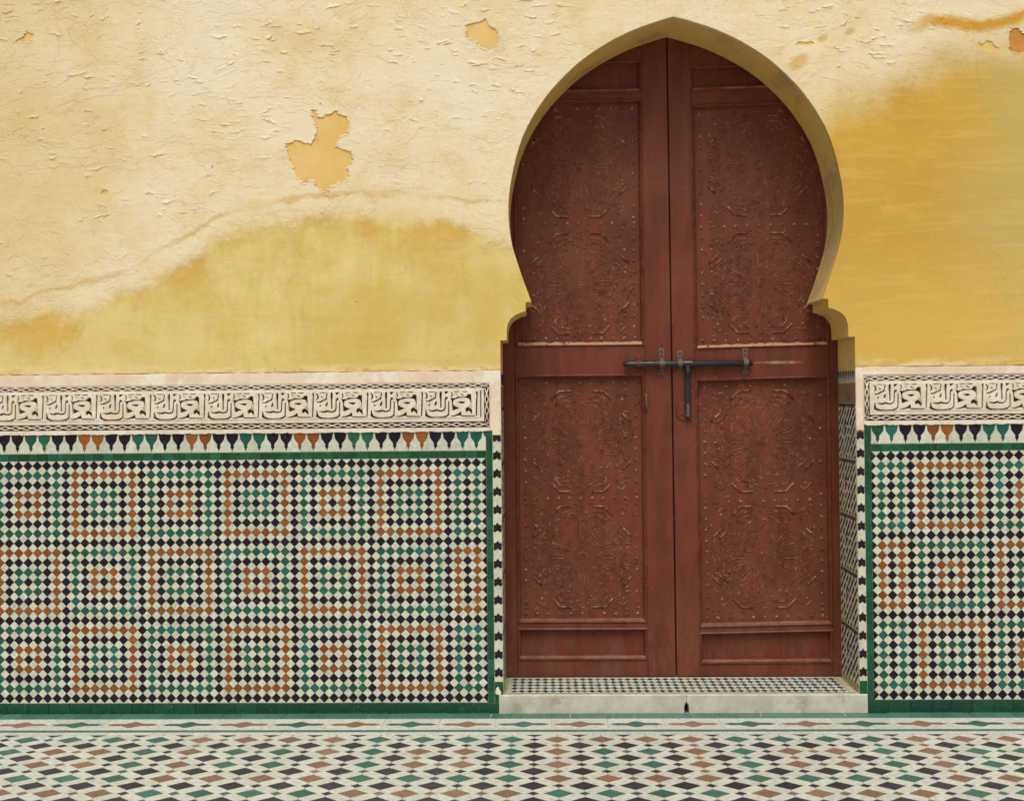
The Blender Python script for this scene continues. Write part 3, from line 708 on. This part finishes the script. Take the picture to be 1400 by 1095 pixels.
def dado(side):
    L_ = side == 'L'; V = VL if L_ else VR
    zbase = .0803 if L_ else .0884
    X = (lambda c: -c*A_) if L_ else (lambda c: 2.0611+c*A_)
    sg = -1 if L_ else 1                                        # away from the door
    xin = .0496 if L_ else 2.0611-.0496
    far = WX0 if L_ else WX1
    ztop = zbase+24.5*V-.0005; zbot = .055 if L_ else .0635
    zstrip = ztop+.037
    ztb = 1.446 if L_ else 1.462
    t = thing('mosaic_dado', 'wide zellige mosaic dado of concentric tile squares left of the door' if L_ else 'narrow zellige mosaic dado of concentric tile squares right of the door', 'mosaic', ((xin+far)/2, 0, 0))
    edge_in = JL if L_ else JR
    b_ = MB(); box(b_, min(edge_in, far), max(edge_in, far), .001, .0214, -.003, ztb, 'grout', .0004); part('grout_bed', b_, t)
    T = TW(.001)
    xa, xb = min(xin, far), max(xin, far)
    tiles = []
    NC = int(abs(far-X(0))/A_)+2
    for c in range(-1, NC):
        for r in range(25):
            x, z = X(c), zbase+(24-r)*V
            P = clip([(x-A_/2, z), (x, z-V/2), (x+A_/2, z), (x, z+V/2)], xa, zbot, xb, ztop)
            if P: tiles.append((P, CK[wcolor(c, r, side)], (x, z)))
        for r in range(-1, 25):
            x, z = X(c)+sg*A_/2, zbase+(24-r)*V-V/2
            P = clip([(x-A_/2, z), (x, z-V/2), (x+A_/2, z), (x, z+V/2)], xa, zbot, xb, ztop)
            if P: tiles.append((P, 'white', (x, z)))
    def vis(t_):
        s_, w = seen(t_[2][0], 0, t_[2][1]); return (not s_, (Vector((t_[2][0], 0, t_[2][1]))-CAM).length)
    tiles.sort(key=vis)
    for P, k, c in tiles[:300]:
        local_piece('tile', P, k, T, None, t, 0, .0042+random.uniform(-.0006, .0005), .0009, .0007, .02)
    st = MB()
    for P, k, c in tiles[300:]:
        prism(st, P, T, 0, .0042+random.uniform(-.0006, .0005), k, .0007, .0009, None, (random.uniform(-.02, .02), random.uniform(-.02, .02)))
    part('tile_field', st, t, stuff=True)
    # green strips: horizontal, vertical, base
    def gt(x0, x1, z0, z1, k='strip', h=.005):
        b2 = MB(); prism(b2, rect(min(x0, x1), z0, max(x0, x1), z1), T, 0, h+random.uniform(-.0006, .0005), k, .0009, .0008, None, (random.uniform(-.012, .012), random.uniform(-.012, .012))); part('border_tile', b2, t)
    x = xin
    while (x-far)*sg < 0:
        w = random.choice((.052, .052, .05, .055, .030)); gt(x, x+sg*w, ztop+.0008, zstrip-.0008); x += sg*w
    xo = xin-sg*.0325
    z = ztb
    first = True
    while z > zbot+.001:
        h_ = .035 if first else random.uniform(.074, .09); first = False
        z2 = max(z-h_, zbot)
        if z2-zbot < .03: z2 = zbot
        gt(xo, xin-sg*.0006, z2, z, 'strip'); z = z2
    x = (.104 if L_ else 1.9785)
    while (x-far)*sg < 0:
        w = random.uniform(.098, .114); gt(x, x+sg*w, -.003, zbot-.001, 'base', .0065); x += sg*w
    # pendant row
    pit_ = A_*math.sqrt(2); seq = 'GGBBOOBB'
    zt = ztb-.002
    n_ = int(abs(far-X(0))/pit_)+1
    x00 = X(0) if L_ else X(0)-.0155
    def half(cx, s2): return [(cx+s2*a, zt+b) for a, b in TEAR]
    zs = zstrip+.0008
    for k in range(n_):
        cx = x00+sg*k*pit_
        P = half(cx, -1)+half(cx, 1)[::-1]
        b2 = MB(); prism(b2, P, T, 0, .0042, CK[seq[k % 8]], .0006, .0006); part('pendant_tile', b2, t)
        x2 = cx+sg*pit_
        a, b = (cx, x2) if cx < x2 else (x2, cx)
        Q = half(a, 1)+[(a+.0006, zs)]+[(b-.0006, zs)]+half(b, -1)[::-1]
        b2 = MB(); prism(b2, Q, T, 0, .0040, 'white', .0005, .0005); part('ground_tile', b2, t)
    # first ground piece against the vertical strip
    a, b = (x00, xin-.0006) if L_ else (xin+.0006, x00)
    if L_: Q = half(a, 1)+[(a+.0006, zs), (b, zs), (b, zt-.034), (b-.008, zt-.025), (b-.012, zt-.01), (b-.012, zt)]
    else: Q = [(a, zt), (a, zs), (b-.0006, zs)]+half(b, -1)[::-1]
    b2 = MB(); prism(b2, Q, T, 0, .0040, 'white', .0005, .0005); part('ground_tile', b2, t)
    if L_:
        b2 = MB(); prism(b2, [(b, zt), (b-.0115, zt), (b-.0115, zt-.01), (b-.0075, zt-.025), (b, zt-.033)], T, 0, .0042, 'green', .0005, .0003); part('pendant_tile', b2, t)
    # black stars up the corner
    s0, s1 = (xo+.0015, JL-.001) if L_ else (JR+.001, xo-.0015)
    cx = (s0+s1)/2; hw = (s1-s0)/2; ztop2 = 1.419 if L_ else 1.428
    up_ = [(-hw, .012), (-hw*.42, .013), (0, .025), (hw*.42, .013), (hw, .012)]
    dn_ = [(hw, -.017), (hw*.6, -.026), (hw*.15, -.017), (-hw*.15, -.017), (-hw*.6, -.026), (-hw, -.017)]
    zc = (1.318 if L_ else 1.408)+(.0925 if L_ else 0); cur = None
    zs_ = []
    z = zc
    while z > .19: zs_.append(z); z -= .0925
    prev = [(-hw, ztop2), (hw, ztop2)]
    for z in zs_:
        P = [(cx+a, z+b) for a, b in up_]+[(cx+hw*.86, z)]+[(cx+a, z+b) for a, b in dn_]+[(cx-hw*.86, z)]
        P = clip(P, s0, .1, s1, ztop2) if z+.025 > ztop2 else P
        if P: b2 = MB(); prism(b2, P, T, 0, .0042, 'black', .0005, .0004); part('star_tile', b2, t)
    zz_ = [(None, ztop2)]+[(z, z) for z in zs_]
    for i in range(len(zs_)):
        z = zs_[i]; lo = zs_[i+1] if i+1 < len(zs_) else None
        Q = [(cx+a, z+b) for a, b in dn_]
        Q += [(cx+a, lo+b) for a, b in up_] if lo else [(s0, .1595), (s1, .1595)]
        b2 = MB(); prism(b2, Q, T, 0, .0040, 'white', .0005, .0005); part('ground_tile', b2, t)
    if zs_[0]+.025 < ztop2:
        Q = [(cx+a, zs_[0]+b) for a, b in up_][::-1]+[(s0, ztop2), (s1, ztop2)]
        b2 = MB(); prism(b2, Q, T, 0, .0040, 'white', .0005, .0005); part('ground_tile', b2, t)
    b2 = MB(); prism(b2, rect(s0, .0, s1, .159), T, 0, .0042, 'strip', .0006, .0006); part('border_tile', b2, t)
    return t
dado('L'); dado('R')

# ------------------------------------------------------------------ doorstep
stp = thing('doorstep', 'low white marble doorstep with mosaic tread and a small drain hole, below the door', 'doorstep', (CXD, -.015, 0))
def stone(P):
    b2 = MB(); prism(b2, P, TW(.42), 0, .435, 'marble', .004)
    # top ledge visible from the front is part of the same block
    part('marble_slab', b2, stp)
XN = 1.060
sA = [(.105, -.003), (XN-.011, -.003), (XN-.011, .032), (XN-.007, .046), (XN-.0006, .054), (XN-.0006, .094), (.105, .094)]
sB = [(XN+.012, -.003), (1.977, -.003), (1.977, .094), (XN+.0006, .094), (XN+.0006, .054), (XN+.008, .044), (XN+.012, .032)]
stone(sA); stone(sB)
tr = MB(); TT = TF(.0935)
prism(tr, rect(.1305, .004, 1.9355, .349), TT, 0, .0015, 'grout', .0004)
T2 = TF(.095)
prism(tr, rect(.150, .018, 1.918, .024), T2, 0, .0016, 'f_teal', .0004)
prism(tr, rect(.150, .026, .160, .345), T2, 0, .0016, 'f_white', .0004); prism(tr, rect(1.908, .026, 1.918, .345), T2, 0, .0016, 'f_white', .0004)
ci = ['f_black', 'f_green', 'f_black', 'f_brown']
for i in range(43):
    x = .182+i*.0402
    for j in range(5):
        y = .058+j*.0625
        kk = ci[i % 4] if (j+i//4) % 4 == 1 else ('f_teal' if (i+j) % 3 == 0 else 'f_black')
        P = [(x-.0185, y), (x, y-.026), (x+.0185, y), (x, y+.026)]
        prism(tr, P, T2, 0, .0017, kk, .0003)
        for sx_ in (-1, 1):
            W_ = [(x+sx_*.0018, y-.027), (x+sx_*.0192, y-.002), (x+sx_*.0192, y-.0305), (x+sx_*.0018, y-.0305)]
            prism(tr, W_, T2, 0, .0014, 'f_white', .0003)
            W_ = [(x+sx_*.0018, y+.027), (x+sx_*.0192, y+.002), (x+sx_*.0192, y+.0305), (x+sx_*.0018, y+.0305)]
            prism(tr, W_, T2, 0, .0014, 'f_white', .0003)
part('tread_mosaic', tr, stp, stuff=True)

mp = MB(); prism(mp, [(.088, .098), (.100, .094), (.116, .095), (.118, .106), (.110, .118), (.101, .137), (.092, .128), (.087, .112)], TW(-.003), 0, .010, 'trim', .003)
part('mortar_patch', mp, stp)

# ------------------------------------------------------------------ door leaves
YD = .356
def seam(z): return 1.0372+(3.55-z)*.0041
def warpR(p):
    x, y, z = p; k = min(1, max(0, (z-.1)/.25)); 
    return (x-.0052*(z-1.8)*min(1, max(0, (1.95-x)/.6)), y, z+k*.019*(x-1.877))
def ident(p): return p
def poly_board(mb, P, y, th, k, warp, bev=.0025):
    prism(mb, P, (lambda u, v, h: warp((u, y-h, v))), -th, 0, k, bev)
def ring_frame(mb, x0, x1, z0, z1, w, ya, yb, k, warp, k_bottom=None):
    """sloping moulding: outer rectangle at depth ya, inner (inset by w) at depth yb"""
    o = [(x0, z0), (x1, z0), (x1, z1), (x0, z1)]; i_ = [(x0+w, z0+w), (x1-w, z0+w), (x1-w, z1-w), (x0+w, z1-w)]
    for a in range(4):
        b = (a+1) % 4
        vs = [warp((o[a][0], ya, o[a][1])), warp((o[b][0], ya, o[b][1])), warp((i_[b][0], yb, i_[b][1])), warp((i_[a][0], yb, i_[a][1]))]
        mb.add(vs, [(0, 1, 2, 3)], k_bottom if (a == 0 and k_bottom) else k)
def moulding(leaf, x0, x1, z0, z1, warp, bottom=None):
    mb = MB()
    ring_frame(mb, x0-.020, x1+.020, z0-.020, z1+.020, .007, YD-.0005, YD-.0075, 'mould', warp)
    ring_frame(mb, x0-.013, x1+.013, z0-.013, z1+.013, .0045, YD-.0075, YD-.002, 'mould', warp)
    ring_frame(mb, x0-.0085, x1+.0085, z0-.0085, z1+.0085, .0045, YD-.002, YD+.004, 'mould', warp)
    ring_frame(mb, x0-.004, x1+.004, z0-.004, z1+.004, .006, YD+.004, YD+.029, 'mould', warp, 'lit_edge')
    part('moulding', mb, leaf)
    if bottom:
        b2 = MB(); h = .013; xs = []; x = x0-.006
        pts_t = []; n_ = 40
        for i in range(n_+1):
            xx_ = x0-.004+(x1-x0+.008)*i/n_; pts_t.append((xx_, z0-.010+h+random.uniform(-.0035, .0035)))
        P = [(x0-.004, z0-.0125), (x1+.004, z0-.0125)]+pts_t[::-1]
        prism(b2, P, (lambda u, v, h_: warp((u, YD-h_, v))), -.03, .0088, 'cream_edge', .002); part('worn_ledge', b2, leaf)
# --- carved relief vocabulary, in metres, centred on 0,0
PXM = .00398
def rosette_mesh(seed):
    rnd = random.Random(seed); mb = MB(); T = lambda u, v, h: (u, -h, v)
    def st_(pts, w=.0048, h=.0042, closed=False): ridge(mb, [(a*PXM, b*PXM) for a, b in pts], w, T, -.001, h+.001, 'carve', closed)
    for sx_ in (-1, 1):
        for sz_ in (-1, 1):
            st_([(sx_*15, sz_*68.5), (sx_*31, sz_*68), (sx_*42, sz_*56.5)], .0085, .0062)
            st_([(sx_*68.5, sz_*27), (sx_*57, sz_*38)], .0085, .0060)
            st_([(sx_*60, sz_*24), (sx_*52, sz_*33)], .0045, .0035)
            st_([(sx_*36, sz_*50), (sx_*30, sz_*60), (sx_*16, sz_*61)], .0040, .0035)
            st_([(sx_*62, sz_*60), (sx_*56, sz_*66), (sx_*50, sz_*62)], .0042, .0038)
            dome(mb, sx_*57*PXM, sz_*57*PXM, T, .0070, .0050, 'carve')
    n = 16
    for k in range(n):
        a = 2*pi*k/n; c_, s_ = cos(a), sin(a); r0, r1 = 20, 46; w = 1.9 if k % 2 == 0 else 1.4
        if rnd.random() < .93:
            Q = [(r0, 0), (r0+4, w), (r1-4, w*1.5), (r1, 0), (r1-4, -w*1.5), (r0+4, -w)]
            st_([(x*c_-y*s_, x*s_+y*c_) for x, y in Q], .0028, .0034, True)
        a2 = a+pi/n; c2, s2 = cos(a2), sin(a2)
        for q in range(5):
            if rnd.random() < .8: dome(mb, (27+q*4.2)*c2*PXM, (27+q*4.2)*s2*PXM, T, .0030, .0030, 'carve', 5)
        # little hooks in the outer ring
        R = 55; arc = [(R*c_+4.6*cos(t)*c_-4.6*sin(t)*s_, R*s_+4.6*cos(t)*s_+4.6*sin(t)*c_) for t in [(-1.6+3.2*i/6) for i in range(7)]]
        if rnd.random() < .85 and k % 2: st_(arc, .0034, .0040)
        if rnd.random() < .8: st_([(58*c2-3*s2, 58*s2+3*c2), (61*c2, 61*s2), (58*c2+3*s2, 58*s2-3*c2)], .0036, .0036)
        dome(mb, 15*c_*PXM, 15*s_*PXM, T, .0028, .0026, 'carve', 5)
    # rings of small gouged crescents between the bars
    for R_, m_, off in ((47.5, 24, .5), (53, 32, 0), (62, 36, .5), (71, 40, 0)):
        for k in range(m_):
            a = 2*pi*(k+off)/m_+rnd.uniform(-.02, .02); u, v = R_*cos(a), R_*sin(a)
            if abs(u) > 80 or abs(v) > 76 or rnd.random() < .12: continue
            if any(hypot(abs(u)-p, abs(v)-q) < 9 for p, q in ((36, 63), (22, 68), (63, 32), (57, 57))) : continue
            b = 2.6; t0 = a if k % 2 else a+pi
            st_([(u+b*cos(t0+t), v+b*sin(t0+t)) for t in (-1.5, -.75, 0, .75, 1.5)], .0030, .0034)
    for r_ in (6.5, 3.2): st_([(r_*cos(t), r_*sin(t)) for t in [i*pi/4+.39 for i in range(8)]], .0030, .0034, True)
    # chips filling the corners
    for _ in range(60):
        u = rnd.uniform(-82, 82); v = rnd.uniform(-78, 78); r_ = hypot(u, v)
        if r_ < 60 or abs(abs(u)-57) < 6 and abs(abs(v)-57) < 6: continue
        a = rnd.choice((0, pi/4, -pi/4, pi/2))+rnd.uniform(-.2, .2); l = rnd.uniform(1.5, 3.6)
        if rnd.random() < .6: st_([(u-l*cos(a), v-l*sin(a)), (u, v+rnd.uniform(-1, 1.6)), (u+l*cos(a), v+l*sin(a))], .0034, .0032)
        else: dome(mb, u*PXM, v*PXM, T, .0038, .0036, 'carve', 5)
    me = mb.mesh('carved_rosette'); me.shade_smooth(); return me
ROS = [rosette_mesh(3), rosette_mesh(8), rosette_mesh(21)]
def carved_panel(leaf, x0, x1, z0, z1, cents, warp, cream):
    mb = MB(); poly_board(mb, rect(x0-.004, z0-.004, x1+.004, z1+.004), YD+.027, .012, 'panel', warp, .0005)
    pn = part('carved_panel', mb, leaf)
    for k, (cx, cz) in enumerate(cents):
        wx, wy, wz = warp((cx, YD+.027, cz))
        o = link('carved_rosette', ROS[(k+int(cx*7)) % 3], pn, (wx, wy, wz)); o.rotation_euler = (0, random.uniform(-.015, .015), 0)
        o['kind'] = 'stuff'; o.scale = (((x1-x0)/.667)*.98, 1, ((z1-z0)/1.30)*1.0)
    sb = MB(); TS = lambda u, v, h: warp((u, YD+.027-h, v))
    n_ = int((z1-z0)/.062)
    for i in range(n_+1):
        z = z0+.028+(z1-z0-.056)*i/n_
        for x in (x0+.032, x1-.032):
            if random.random() < .93: dome(sb, x+random.uniform(-.002, .002), z, TS, random.uniform(.0078, .0098), random.uniform(.006, .0078), 'carve')
        if i % 2 == 0:
            for x in (x0+.085, x1-.085):
                if random.random() < .8: dome(sb, x+random.uniform(-.003, .003), z+random.uniform(-.006, .006), TS, .0076, .0062, 'carve')
                if random.random() < .7: ridge(sb, [(x-.012, z+.02), (x, z+.026), (x+.012, z+.02)], .004, TS, -.001, .005, 'carve')
    m_ = int((x1-x0)/.066); mid = (z0+z1)/2
    for i in range(m_+1):
        x = x0+.03+(x1-x0-.06)*i/m_
        for z in (z0+.026, z1-.026, mid-.0, ):
            if random.random() < .92: dome(sb, x, z+random.uniform(-.002, .002), TS, random.uniform(.0076, .0094), random.uniform(.006, .0075), 'carve')
        if random.random() < .5: ridge(sb, [(x-.01, z0+.058), (x, z0+.063), (x+.01, z0+.058)], .004, TS, -.001, .005, 'carve')
    part('studs', sb, pn, stuff=True)
    moulding(leaf, x0, x1, z0, z1, warp, cream)
def small_panel(leaf, x0, x1, z0, z1, warp):
    mb = MB(); poly_board(mb, rect(x0-.004, z0-.004, x1+.004, z1+.004), YD+.027, .012, 'door', warp, .0005)
    pn = part('small_panel', mb, leaf); sb = MB(); TS = lambda u, v, h: warp((u, YD+.027-h, v))
    for i in range(11):
        x = x0+.03+(x1-x0-.06)*i/10
        for z in (z0+.022, z1-.022):
            if random.random() < .75: dome(sb, x, z, TS, .006, .0036, 'door')
    part('studs', sb, pn, stuff=True); moulding(leaf, x0, x1, z0, z1, warp)
    b2 = MB(); prism(b2, rect(x0-.006, z0-.010, x1+.006, z0+.003), (lambda u, v, h_: warp((u, YD-h_, v))), -.03, .0078, 'lit_edge', .0035); part('ledge', b2, leaf)

def leaf(side):
    L_ = side == 'L'; warp = ident if L_ else warpR
    t = thing('door_leaf', 'left leaf of the dark red carved door, carrying the hook and the pointed bolt end' if L_ else 'right leaf of the dark red carved door, carrying the hanging bolt handle and orange flecks', 'door', (.58 if L_ else 1.5, YD, .1))
    px0, px1 = (.2125, .880) if L_ else (1.188, 1.877)
    xo0, xo1 = (.100, 1.965)
    zb_ = .1; zt = 3.66; th = .045
    if L_: rows = [(.205, .343), (.408, 1.716), (1.906, 3.214), (3.283, 3.425)]
    else: rows = [(.186, .330), (.392, 1.698), (1.896, 3.190), (3.296, 3.400)]
    def brd(nm, P):
        b2 = MB(); poly_board(b2, P, YD, th, 'door', warp); part(nm, b2, t)
    if L_:
        brd('stile', rect(xo0, zb_, px0-.019, zt)); s0 = px1+.019
        brd('stile', [(s0, zb_), (seam(zb_)-.0035, zb_), (seam(zt)-.003, zt), (s0, zt)]); ra, rb = px0-.0186, px1+.0186
    else:
        b2 = MB(); P = [(seam(zb_)+.0035, zb_), (px0-.019+.0088, zb_), (px0-.019-.0097, zt), (seam(zt)+.003, zt)]
        poly_board(b2, P, YD-.003, th, 'door', ident); part('stile', b2, t)
        b2 = MB(); poly_board(b2, [(px1+.019, zb_), (xo1, zb_), (xo1, zt), (px1+.019, zt)], YD, th, 'door', lambda p: (warpR(p)[0], p[1], p[2])); part('stile', b2, t)
        ra, rb = px0-.0186, px1+.0186
    zr = [zb_]+[q for r in rows for q in r]+[zt]
    for i in range(0, len(zr), 2):
        a = zr[i] if i == 0 else zr[i]+.019; b = zr[i+1] if i+2 == len(zr) else zr[i+1]-.019
        a += 0
        brd('rail', rect(ra, a-.0002, rb, b+.0002))
    pr_ = px1-px0
    cxm = .5515 if L_ else 1.531
    small_panel(t, px0, px1, *rows[0], warp); small_panel(t, px0, px1, *rows[3], warp)
    carved_panel(t, px0, px1, *rows[1], [(cxm, .745), (cxm, 1.372)], warp, False)
    carved_panel(t, px0, px1, *rows[2], [(cxm, 2.232), (cxm, 2.872)], warp, True)
    if L_:
        b2 = MB(); box(b2, 1.0, 1.09, YD+.03, YD+.05, zb_, zt, 'dark', .001); part('seam_light_blocker', b2, t)  # added behind the seam so no sky light shows through
    return t
LL = leaf('L'); RL = leaf('R')
# iron fittings
ZB_ = 1.787; YR = YD-.028
def staple_mesh(k='iron_old', hgt=(.085, .062), w=.013, rr=.019):
    mb = MB(); prof = [(0, hgt[0]), (.004, hgt[0]-.004), (.005, .028)]
    for i in range(9):
        a = pi/2-pi*i/8; prof.append((.028+rr*cos(a)*1.0, rr*sin(a)))
    prof += [(.005, -.028), (.004, -hgt[1]+.004), (0, -hgt[1])]
    n_ = len(prof); vs = []
    for i, (d, z) in enumerate(prof):
        ww = w*(1 if 2 <= i <= n_-3 else (1.25 if i in (1, n_-2) else .6))
        if i in (2, n_-3): ww = w*.75
        vs += [(-ww, -d, z), (ww, -d, z)]
    fs = [(2*i, 2*i+2, 2*i+3, 2*i+1) for i in range(n_-1)]
    o = len(vs); vs2 = [(x, y-(-.004), z*.93 if abs(z) < .03 else z) for x, y, z in vs]
    fs2 = [tuple(q+o for q in f[::-1]) for f in fs]
    sd_ = []
    for i in range(n_-1): sd_ += [(2*i, o+2*i, o+2*i+2, 2*i+2), (2*i+1, 2*i+3, o+2*i+3, o+2*i+1)]
    mb.add(vs+vs2, fs+fs2+sd_, k)
    for z in (hgt[0]-.018, hgt[0]-.040, -hgt[1]+.018): dome(mb, 0, z, lambda u, v, h: (u, -.0045-h, v), .0055, .004, 'iron', 6)
    return mb.mesh('bolt_staple')
ST1, ST2, ST3 = staple_mesh(), staple_mesh('door', (.05, .06), .011), staple_mesh('iron_old', (.075, .055), .013)
o = link('bolt_staple', ST1, LL, (.989, YD, ZB_)); o = link('bolt_staple', ST2, LL, (.864, YD, ZB_)); o['label'] = 'red painted staple near the bolt tip'
hk = MB(); tube(hk, [(.904, YD-.004, 1.622), (.904, YD-.016, 1.612), (.9045, YD-.017, 1.575), (.905, YD-.010, 1.545), (.905, YD-.002, 1.525)], [.006, .006, .0065, .005, .003], 'iron_old', 8)
tube(hk, [(.892, YD-.006, 1.622), (.916, YD-.006, 1.622)], .0045, 'iron_old', 8); part('hook', hk, LL, smooth=True)
hol = MB()
for x, z in ((.992, 1.888), (.998, 1.872), (.972, 1.868), (.985, 1.725)): prism(hol, [(x+.004*cos(t), z+.0045*sin(t)) for t in [k*pi/3 for k in range(6)]], TW(YD), -.001, .0006, 'dark', .0002)
part('nail_holes', hol, LL)
# rod: runs through the staples of both leaves, carried by the right leaf
rb_ = MB(); tube(rb_, [(.778, YR, ZB_-.002), (.790, YR, ZB_), (.83, YR, ZB_), (1.470, YR, ZB_), (1.474, YR, ZB_)], [.006, .0145, .0165, .0165, .013], 'iron', 16)
bolt = part('sliding_bolt', rb_, RL, smooth=True)
link('bolt_staple', ST3, bolt, (1.088, YD, ZB_)); link('bolt_staple', ST1, bolt, (1.440, YD, ZB_))
hm = MB(); tube(hm, [(1.104, YR, ZB_), (1.150, YR, ZB_)], [.021, .021], 'iron', 14)
tube(hm, [(1.127, YR-.006, ZB_-.01), (1.127, YR-.010, ZB_-.045), (1.127, YR-.007, ZB_-.06)], [.013, .017, .013], 'iron', 12)
prism(hm, [(1.114, ZB_-.05), (1.110, 1.53), (1.110, 1.50), (1.128, 1.487), (1.140, 1.50), (1.143, 1.53), (1.141, ZB_-.05)], TW(YD-.018), -.004, .006, 'iron', .003)
prism(hm, rect(1.119, 1.500, 1.134, 1.572), TW(YD-.024), 0, .006, 'iron_old', .002)
part('bolt_handle', hm, bolt)
pl = MB(); prism(pl, [(1.058, 1.558), (1.066, 1.545), (1.066, 1.512), (1.080, 1.49), (1.112, 1.478), (1.150, 1.482), (1.150, 1.578), (1.066, 1.578)], TW(YD-.003), 0, .006, 'door', .002)
prism(pl, [(1.097+.006*cos(t), 1.507+.006*sin(t)) for t in [k*pi/4 for k in range(8)]], TW(YD-.009), -.001, .0006, 'dark', .0002)
part('lock_plate', pl, bolt)
sc = MB(); prism(sc, [(1.480, 1.786), (1.56, 1.783), (1.68, 1.781), (1.76, 1.787), (1.73, 1.797), (1.64, 1.798), (1.52, 1.796)], TW(YD), -.001, .0008, 'scrape', .0003); part('bolt_scrape', sc, RL)
